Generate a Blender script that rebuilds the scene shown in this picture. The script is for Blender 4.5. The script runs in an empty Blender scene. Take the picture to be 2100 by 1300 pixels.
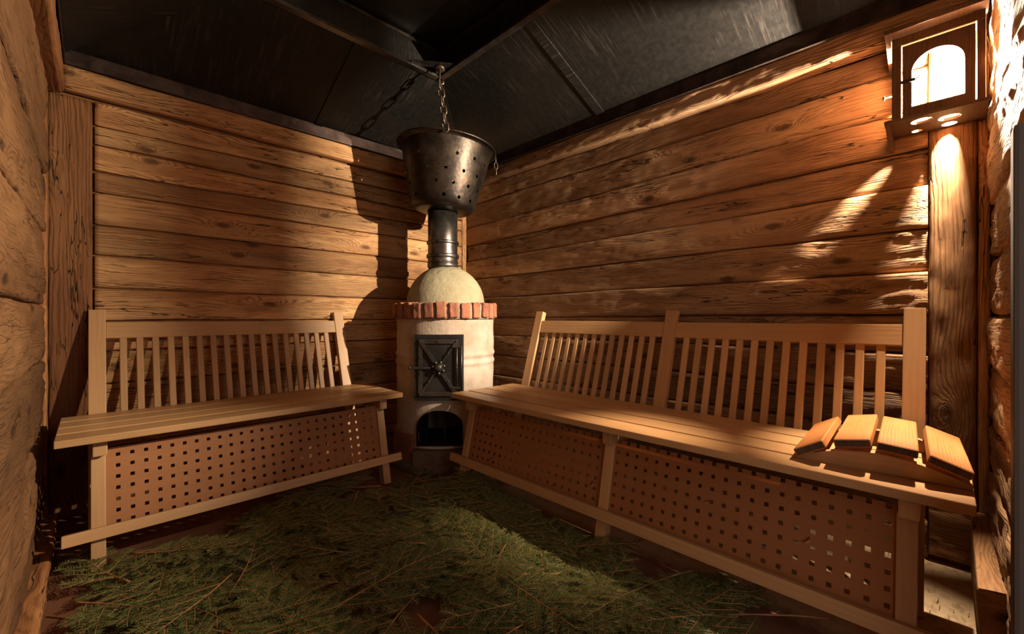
import bpy, bmesh, math, random
from mathutils import Vector, Matrix, noise
random.seed(11)
PI = math.pi
SC = bpy.context.scene
C = SC.collection
def R(a): return math.radians(a)

# ------------------------------------------------------------------ materials
class NT:
    def __init__(s, name):
        s.m = bpy.data.materials.new(name); s.m.use_nodes = True
        s.t = s.m.node_tree; s.t.nodes.clear()
        s.out = s.n('ShaderNodeOutputMaterial')
    def n(s, k, **kw):
        x = s.t.nodes.new(k)
        for a, b in kw.items(): setattr(x, a, b)
        return x
    def l(s, a, b): s.t.links.new(a, b)
    def put(s, sock, v):
        if isinstance(v, bpy.types.NodeSocket): s.l(v, sock)
        elif isinstance(v, (tuple, list)):
            sock.default_value = tuple(v) + ((1,) if len(v) == 3 and len(sock.default_value) == 4 else ())
        else: sock.default_value = v
    def math(s, op, a, b=0.0, c=0.0, clamp=False):
        x = s.n('ShaderNodeMath', operation=op); x.use_clamp = clamp
        s.put(x.inputs[0], a); s.put(x.inputs[1], b); s.put(x.inputs[2], c)
        return x.outputs[0]
    def ss(s, v, lo, hi, a=0.0, b=1.0):
        x = s.n('ShaderNodeMapRange', interpolation_type='SMOOTHSTEP')
        s.put(x.inputs['Value'], v)
        x.inputs['From Min'].default_value = lo; x.inputs['From Max'].default_value = hi
        x.inputs['To Min'].default_value = a; x.inputs['To Max'].default_value = b
        return x.outputs[0]
    def mix(s, f, a, b, mode='MIX'):
        x = s.n('ShaderNodeMix', data_type='RGBA', blend_type=mode)
        s.put(x.inputs[0], f); s.put(x.inputs[6], a); s.put(x.inputs[7], b)
        return x.outputs[2]
    def noise(s, vec, scale, detail=2.0, rough=0.5, dist=0.0):
        x = s.n('ShaderNodeTexNoise'); s.l(vec, x.inputs['Vector'])
        x.inputs['Scale'].default_value = scale; x.inputs['Detail'].default_value = detail
        x.inputs['Roughness'].default_value = rough; x.inputs['Distortion'].default_value = dist
        return x.outputs['Fac']
    def vec(s, x, y, z=0.0):
        c = s.n('ShaderNodeCombineXYZ'); s.put(c.inputs[0], x); s.put(c.inputs[1], y); s.put(c.inputs[2], z)
        return c.outputs[0]
    def bsdf(s, col, rough=0.6, metal=0.0, height=None, bdist=0.002, bstr=1.0, spec=None, **kw):
        b = s.n('ShaderNodeBsdfPrincipled')
        s.put(b.inputs['Base Color'], col); s.put(b.inputs['Roughness'], rough); s.put(b.inputs['Metallic'], metal)
        if spec is not None: b.inputs['Specular IOR Level'].default_value = spec
        for k, v in kw.items(): s.put(b.inputs[k.replace('_', ' ')], v)
        if height is not None:
            bp = s.n('ShaderNodeBump'); bp.inputs['Distance'].default_value = bdist; bp.inputs['Strength'].default_value = bstr
            s.l(height, bp.inputs['Height']); s.l(bp.outputs[0], b.inputs['Normal'])
        s.l(b.outputs[0], s.out.inputs[0])
        return b

def wood(name, ca, cb, cd, ring=120.0, ringamt=0.5, knots=True, cracks=0.0, bump=0.0015, rough=0.7, stain=0.3, warp=7.0, fibre=0.35, spec=0.3, tonal=.35):
    """u runs along the grain, v across it, both in metres"""
    t = NT(name)
    uv = t.n('ShaderNodeUVMap'); uv.uv_map = 'UVMap'
    sp = t.n('ShaderNodeSeparateXYZ'); t.l(uv.outputs[0], sp.inputs[0]); u, v = sp.outputs[0], sp.outputs[1]
    n1 = t.noise(t.vec(t.math('MULTIPLY', u, 1.6), t.math('MULTIPLY', v, 9.0)), 1.0, 5.0, 0.5, .35)
    phase = t.math('ADD', t.math('MULTIPLY', v, ring), t.math('MULTIPLY', n1, warp))
    kd = None
    if knots:
        vo = t.n('ShaderNodeTexVoronoi', voronoi_dimensions='2D'); vo.inputs['Scale'].default_value = 1.0
        t.l(t.vec(t.math('MULTIPLY', u, 2.6), t.math('MULTIPLY', v, 6.5)), vo.inputs['Vector'])
        sc = t.n('ShaderNodeSeparateColor'); t.l(vo.outputs['Color'], sc.inputs[0])
        on = t.math('GREATER_THAN', sc.outputs[0], 0.52)
        kd = t.math('ADD', vo.outputs['Distance'], t.math('MULTIPLY', t.math('SUBTRACT', 1.0, on), 3.0))
        kd = t.math('ADD', kd, t.math('MULTIPLY', t.math('SUBTRACT', t.noise(t.vec(t.math('MULTIPLY', u, 60.0), t.math('MULTIPLY', v, 90.0)), 1.0, 2.0), 0.5), 0.06))
        phase = t.math('ADD', phase, t.math('MULTIPLY', t.math('EXPONENT', t.math('MULTIPLY', kd, -6.5)), 9.0))
    line = t.math('SINE', t.math('MULTIPLY', phase, 6.2832))
    line = t.math('POWER', t.math('MULTIPLY_ADD', line, 0.5, 0.5), 2.2)
    line = t.math('MULTIPLY', line, t.ss(t.noise(t.vec(t.math('MULTIPLY', u, 3.0), t.math('MULTIPLY', v, 30.0), 7.7), 1.0, 3.0, .6),   .36, .60, .2, 1.0))
    tone = t.ss(t.noise(t.vec(t.math('MULTIPLY', u, .22), t.math('MULTIPLY', v, 2.0), 1.3), 1.0, 1.0), .3, .7)
    fib = t.noise(t.vec(t.math('MULTIPLY', u, 22.0), t.math('MULTIPLY', v, 620.0)), 1.0, 3.0, 0.6)
    fib2 = t.noise(t.vec(t.math('MULTIPLY', u, 9.0), t.math('MULTIPLY', v, 110.0)), 1.0, 4.0, 0.6)
    blot = t.noise(t.vec(t.math('MULTIPLY', u, 1.1), t.math('MULTIPLY', v, 4.5)), 1.0, 3.0, 0.55, 0.3)
    blot2 = t.noise(t.vec(t.math('MULTIPLY', u, 5.0), t.math('MULTIPLY', v, 16.0)), 1.0, 4.0, 0.6, 0.6)
    col = t.mix(t.ss(blot, 0.36, 0.64), ca, cb)
    col = t.mix(t.math('MULTIPLY', t.ss(blot2, 0.52, 0.72), stain), col, cd)
    col = t.mix(t.math('MULTIPLY', line, ringamt), col, cd)
    col = t.mix(t.math('MULTIPLY', t.ss(fib2, 0.42, 0.75), fibre), col, cd)
    if tonal: col = t.mix(1.0, col, t.mix(tone, (1 - tonal,) * 3, (1 + tonal * .5,) * 3), 'MULTIPLY')
    h = t.math('ADD', t.math('MULTIPLY', line, -0.32), t.math('MULTIPLY', fib, 0.22))
    h = t.math('ADD', h, t.math('MULTIPLY', fib2, 0.5))
    if knots:
        km = t.ss(kd, 0.045, 0.12, 1.0, 0.0)
        col = t.mix(t.math('MULTIPLY', km, 0.72), col, tuple(x * 0.45 for x in cd))
        h = t.math('ADD', h, t.math('MULTIPLY', t.ss(kd, 0.05, 0.2, 1.0, 0.0), 0.7))
        h = t.math('SUBTRACT', h, t.math('MULTIPLY', t.ss(kd, 0.0, 0.05, 1.0, 0.0), 1.0))
    if cracks:
        cn = t.noise(t.vec(t.math('MULTIPLY', u, 2.2), t.math('MULTIPLY', v, 26.0)), 1.0, 3.0, 0.55)
        cm = t.ss(t.math('ABSOLUTE', t.math('SUBTRACT', cn, 0.5)), 0.0, 0.010, 1.0, 0.0)
        gate = t.ss(t.noise(t.vec(t.math('MULTIPLY', u, 1.7), t.math('MULTIPLY', v, 11.0), 3.3), 1.0, 2.0), 0.5, 0.6)
        cm = t.math('MULTIPLY', cm, gate)
        col = t.mix(t.math('MULTIPLY', cm, cracks), col, tuple(x * 0.18 for x in cd))
        h = t.math('SUBTRACT', h, t.math('MULTIPLY', cm, 2.2 * cracks))
    t.bsdf(col, rough, 0.0, h, bump, 1.0, spec=spec)
    return t.m

M = {}
M['wall_smooth'] = wood('reclaimed_wood_smooth', (.76, .45, .205), (.52, .265, .108), (.14, .052, .018), ring=110, warp=11, ringamt=.75, cracks=.9, bump=.0028, rough=.72, stain=.45)
M['wall_left'] = wood('reclaimed_wood_dark', (.23, .115, .048), (.16, .074, .029), (.055, .021, .009), ring=90, warp=9, ringamt=.5, cracks=.55, bump=.003, rough=.72, stain=.5)  # one even, darker wood tone for the left wall
M['wall_rough'] = wood('reclaimed_wood_hewn', (.53, .335, .185), (.34, .19, .098), (.10, .045, .022), ring=95, warp=12, ringamt=.5, cracks=.9, bump=.0055, rough=.66, stain=.5)
M['post'] = wood('dark_post_wood', (.40, .18, .065), (.28, .115, .042), (.09, .034, .013), ring=80, ringamt=.5, cracks=1.0, bump=.004, rough=.72, stain=.5)
M['post_pale'] = wood('pale_post_wood', (.56, .32, .150), (.44, .23, .10), (.15, .062, .025), ring=85, ringamt=.4, cracks=1.0, bump=.005, rough=.7, stain=.45)
M['bench'] = wood('bench_wood', (.56, .335, .160), (.49, .280, .128), (.31, .15, .06), ring=60, tonal=.18, ringamt=.16, knots=False, bump=.0003, rough=.42, stain=.12, warp=3.5, fibre=.18, spec=.4)
M['panel'] = wood('panel_plywood', (.62, .285, .125), (.57, .255, .108), (.40, .16, .06), ring=30, tonal=.05, ringamt=.06, knots=False, bump=.00015, rough=.5, stain=.1, fibre=.15)
M['larch'] = wood('headrest_wood', (.50, .205, .066), (.44, .17, .052), (.22, .07, .02), tonal=.1, ring=150, ringamt=.42, knots=False, bump=.0003, rough=.5, stain=.08, warp=4.0, fibre=.2)
M['larch_end'] = wood('headrest_end_grain', (.12, .075, .05), (.09, .055, .036), (.02, .012, .008), ring=260, ringamt=.7, knots=False, bump=.001, rough=.8, stain=.4)
M['lantern'] = wood('lantern_wood', (.16, .085, .045), (.11, .055, .028), (.04, .018, .009), ring=90, ringamt=.3, knots=False, bump=.0006, rough=.6)

def metal(name, c1, c2, rough=.4, m=.85, hammer=0.0, streak=False, rust=0.0):
    t = NT(name)
    tc = t.n('ShaderNodeTexCoord')
    a = t.noise(tc.outputs['Object'], 9.0, 5.0, .65, .4)
    col = t.mix(t.ss(a, .38, .66), c1, c2)
    h = t.noise(tc.outputs['Object'], 160.0, 2.0)
    h = t.math('MULTIPLY', h, .15)
    if hammer:
        vo = t.n('ShaderNodeTexVoronoi', feature='SMOOTH_F1'); vo.inputs['Scale'].default_value = 46.0
        t.l(tc.outputs['Object'], vo.inputs['Vector'])
        h = t.math('ADD', h, t.math('MULTIPLY', vo.outputs['Distance'], hammer))
        h = t.math('ADD', h, t.math('MULTIPLY', t.noise(tc.outputs['Object'], 14.0, 2.0), hammer * 1.2))
    if rust:
        r_ = t.ss(t.noise(tc.outputs['Object'], 30.0, 4.0, .7), .60, .70)
        col = t.mix(t.math('MULTIPLY', r_, rust), col, (.22, .07, .02))
    rg = t.math('MULTIPLY_ADD', a, .3, rough - .15)
    t.bsdf(col, rg, m, h, .002, 1.0)
    return t.m
M['bucket'] = metal('hammered_bronze_iron', (.034, .027, .022), (.068, .053, .040), .42, .85, hammer=.38, rust=.3)
M['pipe'] = metal('stove_pipe_steel', (.10, .088, .078), (.17, .15, .135), .33, .9)
M['iron'] = metal('black_cast_iron', (.020, .018, .017), (.035, .031, .028), .5, .6)
M['iron_edge'] = metal('worn_iron', (.06, .052, .046), (.10, .085, .075), .42, .8)
M['chain'] = metal('rusty_chain_iron', (.12, .09, .07), (.19, .15, .12), .42, .85, rust=.8)
def hood():
    t = NT('sooty_hood_steel')
    tc = t.n('ShaderNodeTexCoord'); uv = t.n('ShaderNodeUVMap'); uv.uv_map = 'UVMap'
    sp = t.n('ShaderNodeSeparateXYZ'); t.l(uv.outputs[0], sp.inputs[0])
    st = t.noise(t.vec(t.math('MULTIPLY', sp.outputs[0], 90.0), t.math('MULTIPLY', sp.outputs[1], 5.0)), 1.0, 4.0, .6)
    pa = t.noise(tc.outputs['Object'], 3.2, 3.0, .6)
    f = t.math('MULTIPLY', t.ss(st, .5, .68), t.ss(pa, .42, .6))
    fine = t.noise(tc.outputs['Object'], 38.0, 5.0, .7)
    col = t.mix(t.ss(fine, .3, .75), (.009, .0082, .0075), (.017, .015, .0135))
    col = t.mix(f, col, (.045, .037, .032))
    rg = t.math('MULTIPLY_ADD', fine, .22, .38)
    t.bsdf(col, rg, .45, t.math('ADD', t.math('MULTIPLY', st, .2), t.math('MULTIPLY', fine, .3)), .001)
    return t.m
M['hood'] = hood()
M['strip'] = metal('copper_brown_flashing', (.045, .030, .025), (.10, .066, .054), .42, .75)
def plaster(name, c1, c2, amt=1.0, rough=.85):
    t = NT(name); tc = t.n('ShaderNodeTexCoord'); o = tc.outputs['Object']
    a = t.noise(o, 7.0, 5.0, .6)
    b = t.noise(o, 150.0, 4.0, .7)
    c = t.noise(o, 28.0, 4.0, .6)
    col = t.mix(t.ss(a, .35, .68), c1, c2)
    col = t.mix(t.math('MULTIPLY', t.ss(c, .62, .8), .35), col, tuple(x * .5 for x in c2))
    h = t.math('ADD', t.math('MULTIPLY', b, .5 * amt), t.math('MULTIPLY', c, .9 * amt))
    t.bsdf(col, rough, 0.0, h, .003, 1.0, spec=.2)
    return t.m
M['plaster'] = plaster('cream_stove_plaster', (.50, .42, .345), (.40, .29, .21), 1.3)
M['dome'] = plaster('sand_dome_plaster', (.40, .36, .235), (.33, .285, .18), 2.6)
M['brick'] = plaster('red_brick', (.42, .17, .095), (.22, .085, .052), 1.8)
M['mortar'] = plaster('grey_mortar', (.32, .28, .23), (.24, .20, .16), 1.2)
M['soot'] = plaster('soot_black', (.012, .011, .010), (.02, .018, .016), .8)
M['stone'] = plaster('hearth_stone', (.15, .10, .065), (.10, .062, .04), 1.3)
def floor_mat():
    t = NT('old_floor_screed'); tc = t.n('ShaderNodeTexCoord'); o = tc.outputs['Object']
    a = t.noise(o, 3.0, 4.0, .6); b = t.noise(o, 22.0, 6.0, .65); c = t.noise(o, 240.0, 2.0)
    spx = t.n('ShaderNodeSeparateXYZ'); t.l(o, spx.inputs[0])
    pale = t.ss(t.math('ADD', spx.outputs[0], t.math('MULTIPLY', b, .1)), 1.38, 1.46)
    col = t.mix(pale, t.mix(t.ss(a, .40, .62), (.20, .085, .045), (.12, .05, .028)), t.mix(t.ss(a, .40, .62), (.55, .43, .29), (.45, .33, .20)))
    col = t.mix(t.math('MULTIPLY', t.ss(b, .5, .72), .5), col, (.17, .085, .045))
    t.bsdf(col, .85, 0.0, t.math('ADD', t.math('MULTIPLY', b, .8), t.math('MULTIPLY', c, .1)), .003, 1.0, spec=.2)
    return t.m
M['floor'] = floor_mat()
def needle_mat():
    t = NT('fir_needles')
    oi = t.n('ShaderNodeObjectInfo'); g = t.n('ShaderNodeNewGeometry')
    at = t.n('ShaderNodeUVMap'); at.uv_map = 'UVMap'
    sp = t.n('ShaderNodeSeparateXYZ'); t.l(at.outputs[0], sp.inputs[0])
    col = t.mix(sp.outputs[0], (.056, .082, .022), (.19, .21, .066))
    col = t.mix(t.math('MULTIPLY', oi.outputs['Random'], .45), col, (.036, .066, .030))
    col = t.mix(g.outputs['Backfacing'], col, (.18, .23, .14))
    t.bsdf(col, .42, 0.0, spec=.45)
    return t.m
M['needle'] = needle_mat()
M['twig'] = plaster('fir_bark', (.44, .23, .10), (.30, .15, .07), .5)
def glass_mat():
    t = NT('lantern_glass')
    a = t.n('ShaderNodeBsdfTransparent'); a.inputs[0].default_value = (.96, .96, .95, 1)
    b = t.n('ShaderNodeBsdfGlossy'); b.inputs['Roughness'].default_value = .03
    mx = t.n('ShaderNodeMixShader'); mx.inputs[0].default_value = .05
    t.l(a.outputs[0], mx.inputs[1]); t.l(b.outputs[0], mx.inputs[2]); t.l(mx.outputs[0], t.out.inputs[0])
    return t.m
M['glass'] = glass_mat()
M['dimmer'] = glass_mat(); M['dimmer'].name = 'dimming_glass'; [n for n in M['dimmer'].node_tree.nodes if n.type == 'BSDF_TRANSPARENT'][0].inputs[0].default_value = (.74, .70, .66, 1)  # tinted only to weaken bulb light in the added pane
def bulb_mat():
    t = NT('glowing_bulb')
    a = t.n('ShaderNodeBsdfTransparent'); e = t.n('ShaderNodeEmission')
    e.inputs[0].default_value = (1, .80, .55, 1); e.inputs[1].default_value = 12.0
    mx = t.n('ShaderNodeMixShader'); mx.inputs[0].default_value = .35
    t.l(a.outputs[0], mx.inputs[1]); t.l(e.outputs[0], mx.inputs[2]); t.l(mx.outputs[0], t.out.inputs[0])
    return t.m
M['bulb'] = bulb_mat()
def plain(name, c, r=.6, m=0.0):
    t = NT(name); tc = t.n('ShaderNodeTexCoord')
    n_ = t.noise(tc.outputs['Object'], 25.0, 4.0, .6)
    t.bsdf(t.mix(n_, c, tuple(x * .7 for x in c)), r, m); return t.m
M['jamb'] = plain('grey_painted_jamb', (.085, .070, .062), .6)
M['brass'] = plain('pale_brass', (.45, .36, .2), .35, .8)
M['white'] = plain('white_ceramic', (.75, .70, .62), .5)

# ------------------------------------------------------------------ mesh helpers
def new_bm():
    bm = bmesh.new(); bm.loops.layers.uv.new('UVMap'); return bm
def add_bm(dst, src, mat=None, mi=0):
    """append src into dst"""
    uvd = dst.loops.layers.uv.verify(); uvs = src.loops.layers.uv.verify()
    src.verts.ensure_lookup_table()
    vs = [dst.verts.new((mat @ v.co) if mat is not None else v.co) for v in src.verts]
    src.verts.index_update()
    for f in src.faces:
        try: g = dst.faces.new([vs[v.index] for v in f.verts])
        except ValueError: continue
        g.smooth = f.smooth; g.material_index = mi + f.material_index
        for a, b in zip(g.loops, f.loops): a[uvd].uv = b[uvs].uv
    src.free()
def box(dst, size, mat=None, bev=.003, seg=2, jit=0.0, mi=0, end_mi=None):
    """box centred on the origin, long axis x = grain, with bevel and wood UVs in metres"""
    b = new_bm()
    bmesh.ops.create_cube(b, size=1.0)
    for v in b.verts: v.co = Vector((v.co.x * size[0], v.co.y * size[1], v.co.z * size[2]))
    if jit:
        for v in b.verts: v.co += Vector((random.uniform(-jit, jit) for _ in range(3)))
    if bev: bmesh.ops.bevel(b, geom=b.edges[:] , offset=bev, segments=seg, profile=.7, affect='EDGES', clamp_overlap=True)
    uv = b.loops.layers.uv.verify()
    ou, ov = random.uniform(0, 60), random.uniform(0, 60)
    b.normal_update()
    for f in b.faces:
        n = f.normal
        ax = max(range(3), key=lambda i: abs(n[i]))
        if end_mi is not None and ax == 0 and abs(n.x) > .8: f.material_index = end_mi
        for lp in f.loops:
            c = lp.vert.co
            if ax == 2: q = (c.x, c.y)
            elif ax == 1: q = (c.x, c.z + size[1])
            else: q = (c.z, c.y)
            lp[uv].uv = (q[0] + ou, q[1] + ov)
        f.smooth = seg > 1 and f.calc_area() < 0
    add_bm(dst, b, mat, mi)
def frame(o, x, y=None):
    """matrix whose x axis runs along x, y axis near y"""
    x = Vector(x).normalized(); y = Vector(y if y else (0, 0, 1))
    z = x.cross(y).normalized(); y = z.cross(x)
    return Matrix.Translation(Vector(o)) @ Matrix((x, y, z)).transposed().to_4x4()
def bar(dst, p, q, w, h, up=(0, 0, 1), **kw):
    """beam from p to q; h along up, w across it"""
    p, q = Vector(p), Vector(q)
    box(dst, ((q - p).length, h, w), frame((p + q) / 2, q - p, up), **kw)
def lathe(dst, prof, seg=48, mat=None, smooth=True, cap=True):
    b = new_bm(); uv = b.loops.layers.uv.verify(); rows = []
    for r, z in prof:
        rows.append([b.verts.new((r * math.cos(2 * PI * k / seg), r * math.sin(2 * PI * k / seg), z)) for k in range(seg)])
    for i in range(len(rows) - 1):
        for k in range(seg):
            f = b.faces.new((rows[i][k], rows[i][(k + 1) % seg], rows[i + 1][(k + 1) % seg], rows[i + 1][k])); f.smooth = smooth
            for lp, q in zip(f.loops, ((k, i), (k + 1, i), (k + 1, i + 1), (k, i + 1))):
                lp[uv].uv = (q[0] / seg, prof[q[1]][1])
    if cap:
        if prof[0][0] > 1e-6: b.faces.new(rows[0][::-1])
        if prof[-1][0] > 1e-6: b.faces.new(rows[-1])
    bmesh.ops.remove_doubles(b, verts=b.verts[:], dist=1e-6)
    bmesh.ops.recalc_face_normals(b, faces=b.faces[:])
    add_bm(dst, b, mat)
def tube(dst, pts, rad, seg=8, closed=False, smooth=True):
    uv = dst.loops.layers.uv.verify(); n = len(pts); pts = [Vector(p) for p in pts]
    rads = rad if isinstance(rad, (list, tuple)) else [rad] * n
    rows = []; prev = None; L = 0
    for i in range(n):
        a = pts[i - 1] if (i or closed) else pts[i]; c = pts[(i + 1) % n] if (i < n - 1 or closed) else pts[i]
        tn = (c - a).normalized()
        if prev is None: nn = tn.orthogonal().normalized()
        else: nn = (prev - tn * prev.dot(tn)).normalized()
        prev = nn; bn = tn.cross(nn)
        rows.append([dst.verts.new(pts[i] + (nn * math.cos(2 * PI * k / seg) + bn * math.sin(2 * PI * k / seg)) * rads[i]) for k in range(seg)])
    for i in range(n if closed else n - 1):
        A, B = rows[i], rows[(i + 1) % n]
        for k in range(seg):
            f = dst.faces.new((A[k], A[(k + 1) % seg], B[(k + 1) % seg], B[k])); f.smooth = smooth
            for lp, q in zip(f.loops, ((0, 0), (0, 1), (1, 1), (1, 0))): lp[uv].uv = ((i + q[0]) * .02, q[1] * .02)
    if not closed:
        dst.faces.new(rows[0][::-1]); dst.faces.new(rows[-1])
def poly_prism(dst, pts2, d0, d1, mat=None, hole=None):
    """prism of outline pts2 (x,z) between y=d0 and y=d1; optional hole outline with the SAME point count"""
    b = new_bm(); uv = b.loops.layers.uv.verify()
    def ring(pts, y): return [b.verts.new((p[0], y, p[1])) for p in pts]
    o0, o1 = ring(pts2, d0), ring(pts2, d1); n = len(pts2)
    for k in range(n): b.faces.new((o0[k], o0[(k + 1) % n], o1[(k + 1) % n], o1[k]))
    if hole:
        h0, h1 = ring(hole, d0), ring(hole, d1)
        for k in range(n):
            j = (k + 1) % n
            b.faces.new((h0[j], h0[k], h1[k], h1[j]))
            b.faces.new((o0[j], o0[k], h0[k], h0[j])); b.faces.new((o1[k], o1[j], h1[j], h1[k]))
    else:
        b.faces.new(o0[::-1]); b.faces.new(o1)
    bmesh.ops.recalc_face_normals(b, faces=b.faces[:])
    ou = random.uniform(0, 50)
    for f in b.faces:
        for lp in f.loops: lp[uv].uv = (lp.vert.co.z + ou, lp.vert.co.x + lp.vert.co.y + ou)
    add_bm(dst, b, mat)
def obj(name, bm, mat, parent=None, loc=None, smooth_angle=None):
    me = bpy.data.meshes.new(name); bm.normal_update(); bm.to_mesh(me); bm.free()
    for m in (mat if isinstance(mat, (list, tuple)) else [mat]): me.materials.append(m)
    o = bpy.data.objects.new(name, me); C.objects.link(o)
    if parent: o.parent = parent
    if loc: o.location = loc
    return o
def thing(name, label, cat, loc=(0, 0, 0), rz=0.0, group=None):
    o = bpy.data.objects.new(name, None); C.objects.link(o); o.empty_display_size = .1
    o.location = loc; o.rotation_euler = (0, 0, rz); o['label'] = label; o['category'] = cat
    if group: o['group'] = group
    return o
def tag(o, label, cat, group=None):
    o['label'] = label; o['category'] = cat
    if group: o['group'] = group
    return o
def struct(name, bm, mat):
    o = obj(name, bm, mat); o['kind'] = 'structure'; return o
def shift(bm, d):
    for v in bm.verts: v.co -= Vector(d)
    return bm

# ------------------------------------------------------------------ room numbers (metres)
H = 0.82
AX, AY = 2.00, 2.514          # far corner
LX = -0.13                    # wall on the camera's side, face x
CY = -0.10                    # wall by the lamp, face y

def plank(bm, o, du, dn, u0, u1, lo, hi, depth, rough, nu_step=.016, edge=.007, back=.035, seed=0.0, gap=.0022, tw=0.0):
    """one hewn plank: o origin, du along wall, dn out of the wall; lo/hi = (z at u0, z at u1)"""
    du, dn = Vector(du), Vector(dn); L = u1 - u0
    nu = max(2, int(L / nu_step)); hm = (hi[0] + hi[1] - lo[0] - lo[1]) / 2
    nv = max(4, int(hm / .012))
    ts = [0.0, edge / hm * .35, edge / hm] + [edge / hm + (1 - 2 * edge / hm) * k / nv for k in range(1, nv)] + [1 - edge / hm, 1 - edge / hm * .35, 1.0]
    uvl = bm.loops.layers.uv.verify(); ou, ov = random.uniform(0, 80), random.uniform(0, 80)
    g = []
    for i in range(nu + 1):
        s = i / nu; u = u0 + L * s
        a = lo[0] + (lo[1] - lo[0]) * s + gap; b = hi[0] + (hi[1] - hi[0]) * s - gap
        wob = noise.noise(Vector((u * 3.1, seed, 1.7))) * .005 * min(1, rough / .004 + .3)
        wob2 = noise.noise(Vector((u * 2.7, seed + 9, 4.7))) * .005 * min(1, rough / .004 + .3)
        a += wob; b += wob2
        row = []
        for t in ts:
            z = a + (b - a) * t
            e = min(t, 1 - t) * hm
            rd = 0.0 if e >= edge else -edge * (1 - math.sqrt(max(0, 1 - (1 - e / edge) ** 2)))
            n1 = noise.noise(Vector((u * 2.2, z * 7, seed)))
            n2 = noise.noise(Vector((u * 9, z * 34, seed + 3)))
            n3 = noise.noise(Vector((u * 26, z * 95, seed + 5)))
            n4 = max(0.0, noise.noise(Vector((u * 5.5, z * 19, seed + 7))) - .18)
            d = depth + tw * (t - .5) + rd + rough * (.9 * n1 + .5 * n2 + .32 * n3 - 1.6 * n4)
            row.append((bm.verts.new(Vector(o) + du * u + dn * d + Vector((0, 0, z))), (u + ou, z + ov)))
        ba = bm.verts.new(Vector(o) + du * u + dn * (-back) + Vector((0, 0, a)))
        bb = bm.verts.new(Vector(o) + du * u + dn * (-back) + Vector((0, 0, b)))
        row = [(ba, (u + ou, a + ov - .03))] + row + [(bb, (u + ou, b + ov + .03))]
        g.append(row)
    flip = du.cross(Vector((0, 0, 1))).dot(dn) < 0
    for i in range(nu):
        for k in range(len(g[0]) - 1):
            q = [g[i][k], g[i + 1][k], g[i + 1][k + 1], g[i][k + 1]]
            if flip: q = q[::-1]
            f = bm.faces.new([x[0] for x in q]); f.smooth = 1 <= k < len(g[0]) - 2
            for lp, x in zip(f.loops, q): lp[uvl].uv = x[1]
    for e in (0, nu):
        try:
            q = g[e] if (e == 0) != flip else g[e][::-1]
            f = bm.faces.new([x[0] for x in q])
            for lp, x in zip(f.loops, q): lp[uvl].uv = (x[1][1], x[1][0] + .1)
        except ValueError: pass
def vplank(bm, o, du, dn, u0, u1, z0, z1, depth, rough, seed=0., edge=.008, back=.03):
    """upright hewn post, grain vertical"""
    du, dn = Vector(du), Vector(dn); w = u1 - u0
    nz = int((z1 - z0) / .02); nw = max(4, int(w / .012))
    ts = [0.0, edge / w * .3, edge / w] + [edge / w + (1 - 2 * edge / w) * k / nw for k in range(1, nw)] + [1 - edge / w, 1 - edge / w * .3, 1.0]
    uvl = bm.loops.layers.uv.verify(); ou, ov = random.uniform(0, 80), random.uniform(0, 80); g = []
    for i in range(nz + 1):
        z = z0 + (z1 - z0) * i / nz; row = []
        wa = noise.noise(Vector((seed, z * 3, 2))) * .004; wb = noise.noise(Vector((seed + 5, z * 3, 2))) * .004
        for t in ts:
            u = u0 + wa + (w + wb - wa) * t; e = min(t, 1 - t) * w
            rd = 0.0 if e >= edge else -edge * (1 - math.sqrt(max(0, 1 - (1 - e / edge) ** 2)))
            d = depth + rd + rough * (.9 * noise.noise(Vector((z * 2, u * 8, seed))) + .5 * noise.noise(Vector((z * 10, u * 34, seed))) + .3 * noise.noise(Vector((z * 26, u * 90, seed)))
                                      - 1.4 * max(0, noise.noise(Vector((z * 5, u * 20, seed + 4))) - .2))
            row.append((bm.verts.new(Vector(o) + du * u + dn * d + Vector((0, 0, z))), (z + ou, u + ov)))
        ua, ub = u0 + wa, u0 + w + wb
        row = [(bm.verts.new(Vector(o) + du * ua - dn * back + Vector((0, 0, z))), (z + ou, ua - .05 + ov))] + row + [(bm.verts.new(Vector(o) + du * ub - dn * back + Vector((0, 0, z))), (z + ou, ub + .05 + ov))]
        g.append(row)
    flip = du.cross(Vector((0, 0, 1))).dot(dn) < 0
    for i in range(nz):
        for k in range(len(g[0]) - 1):
            q = [g[i][k], g[i][k + 1], g[i + 1][k + 1], g[i + 1][k]]
            if flip: q = q[::-1]
            f = bm.faces.new([x[0] for x in q]); f.smooth = 1 <= k < len(g[0]) - 2
            for lp, x in zip(f.loops, q): lp[uvl].uv = x[1]
    for e in (0, nz):
        f = bm.faces.new([x[0] for x in g[e]])
        for lp, x in zip(f.loops, g[e]): lp[uvl].uv = (x[1][1], x[1][0])

def flatbox(bm, lo, hi, mi=0, bev=0.0):
    c = [(a + b) / 2 for a, b in zip(lo, hi)]; s = [b - a for a, b in zip(lo, hi)]
    box(bm, s, Matrix.Translation(c), bev=bev, mi=mi)

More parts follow.
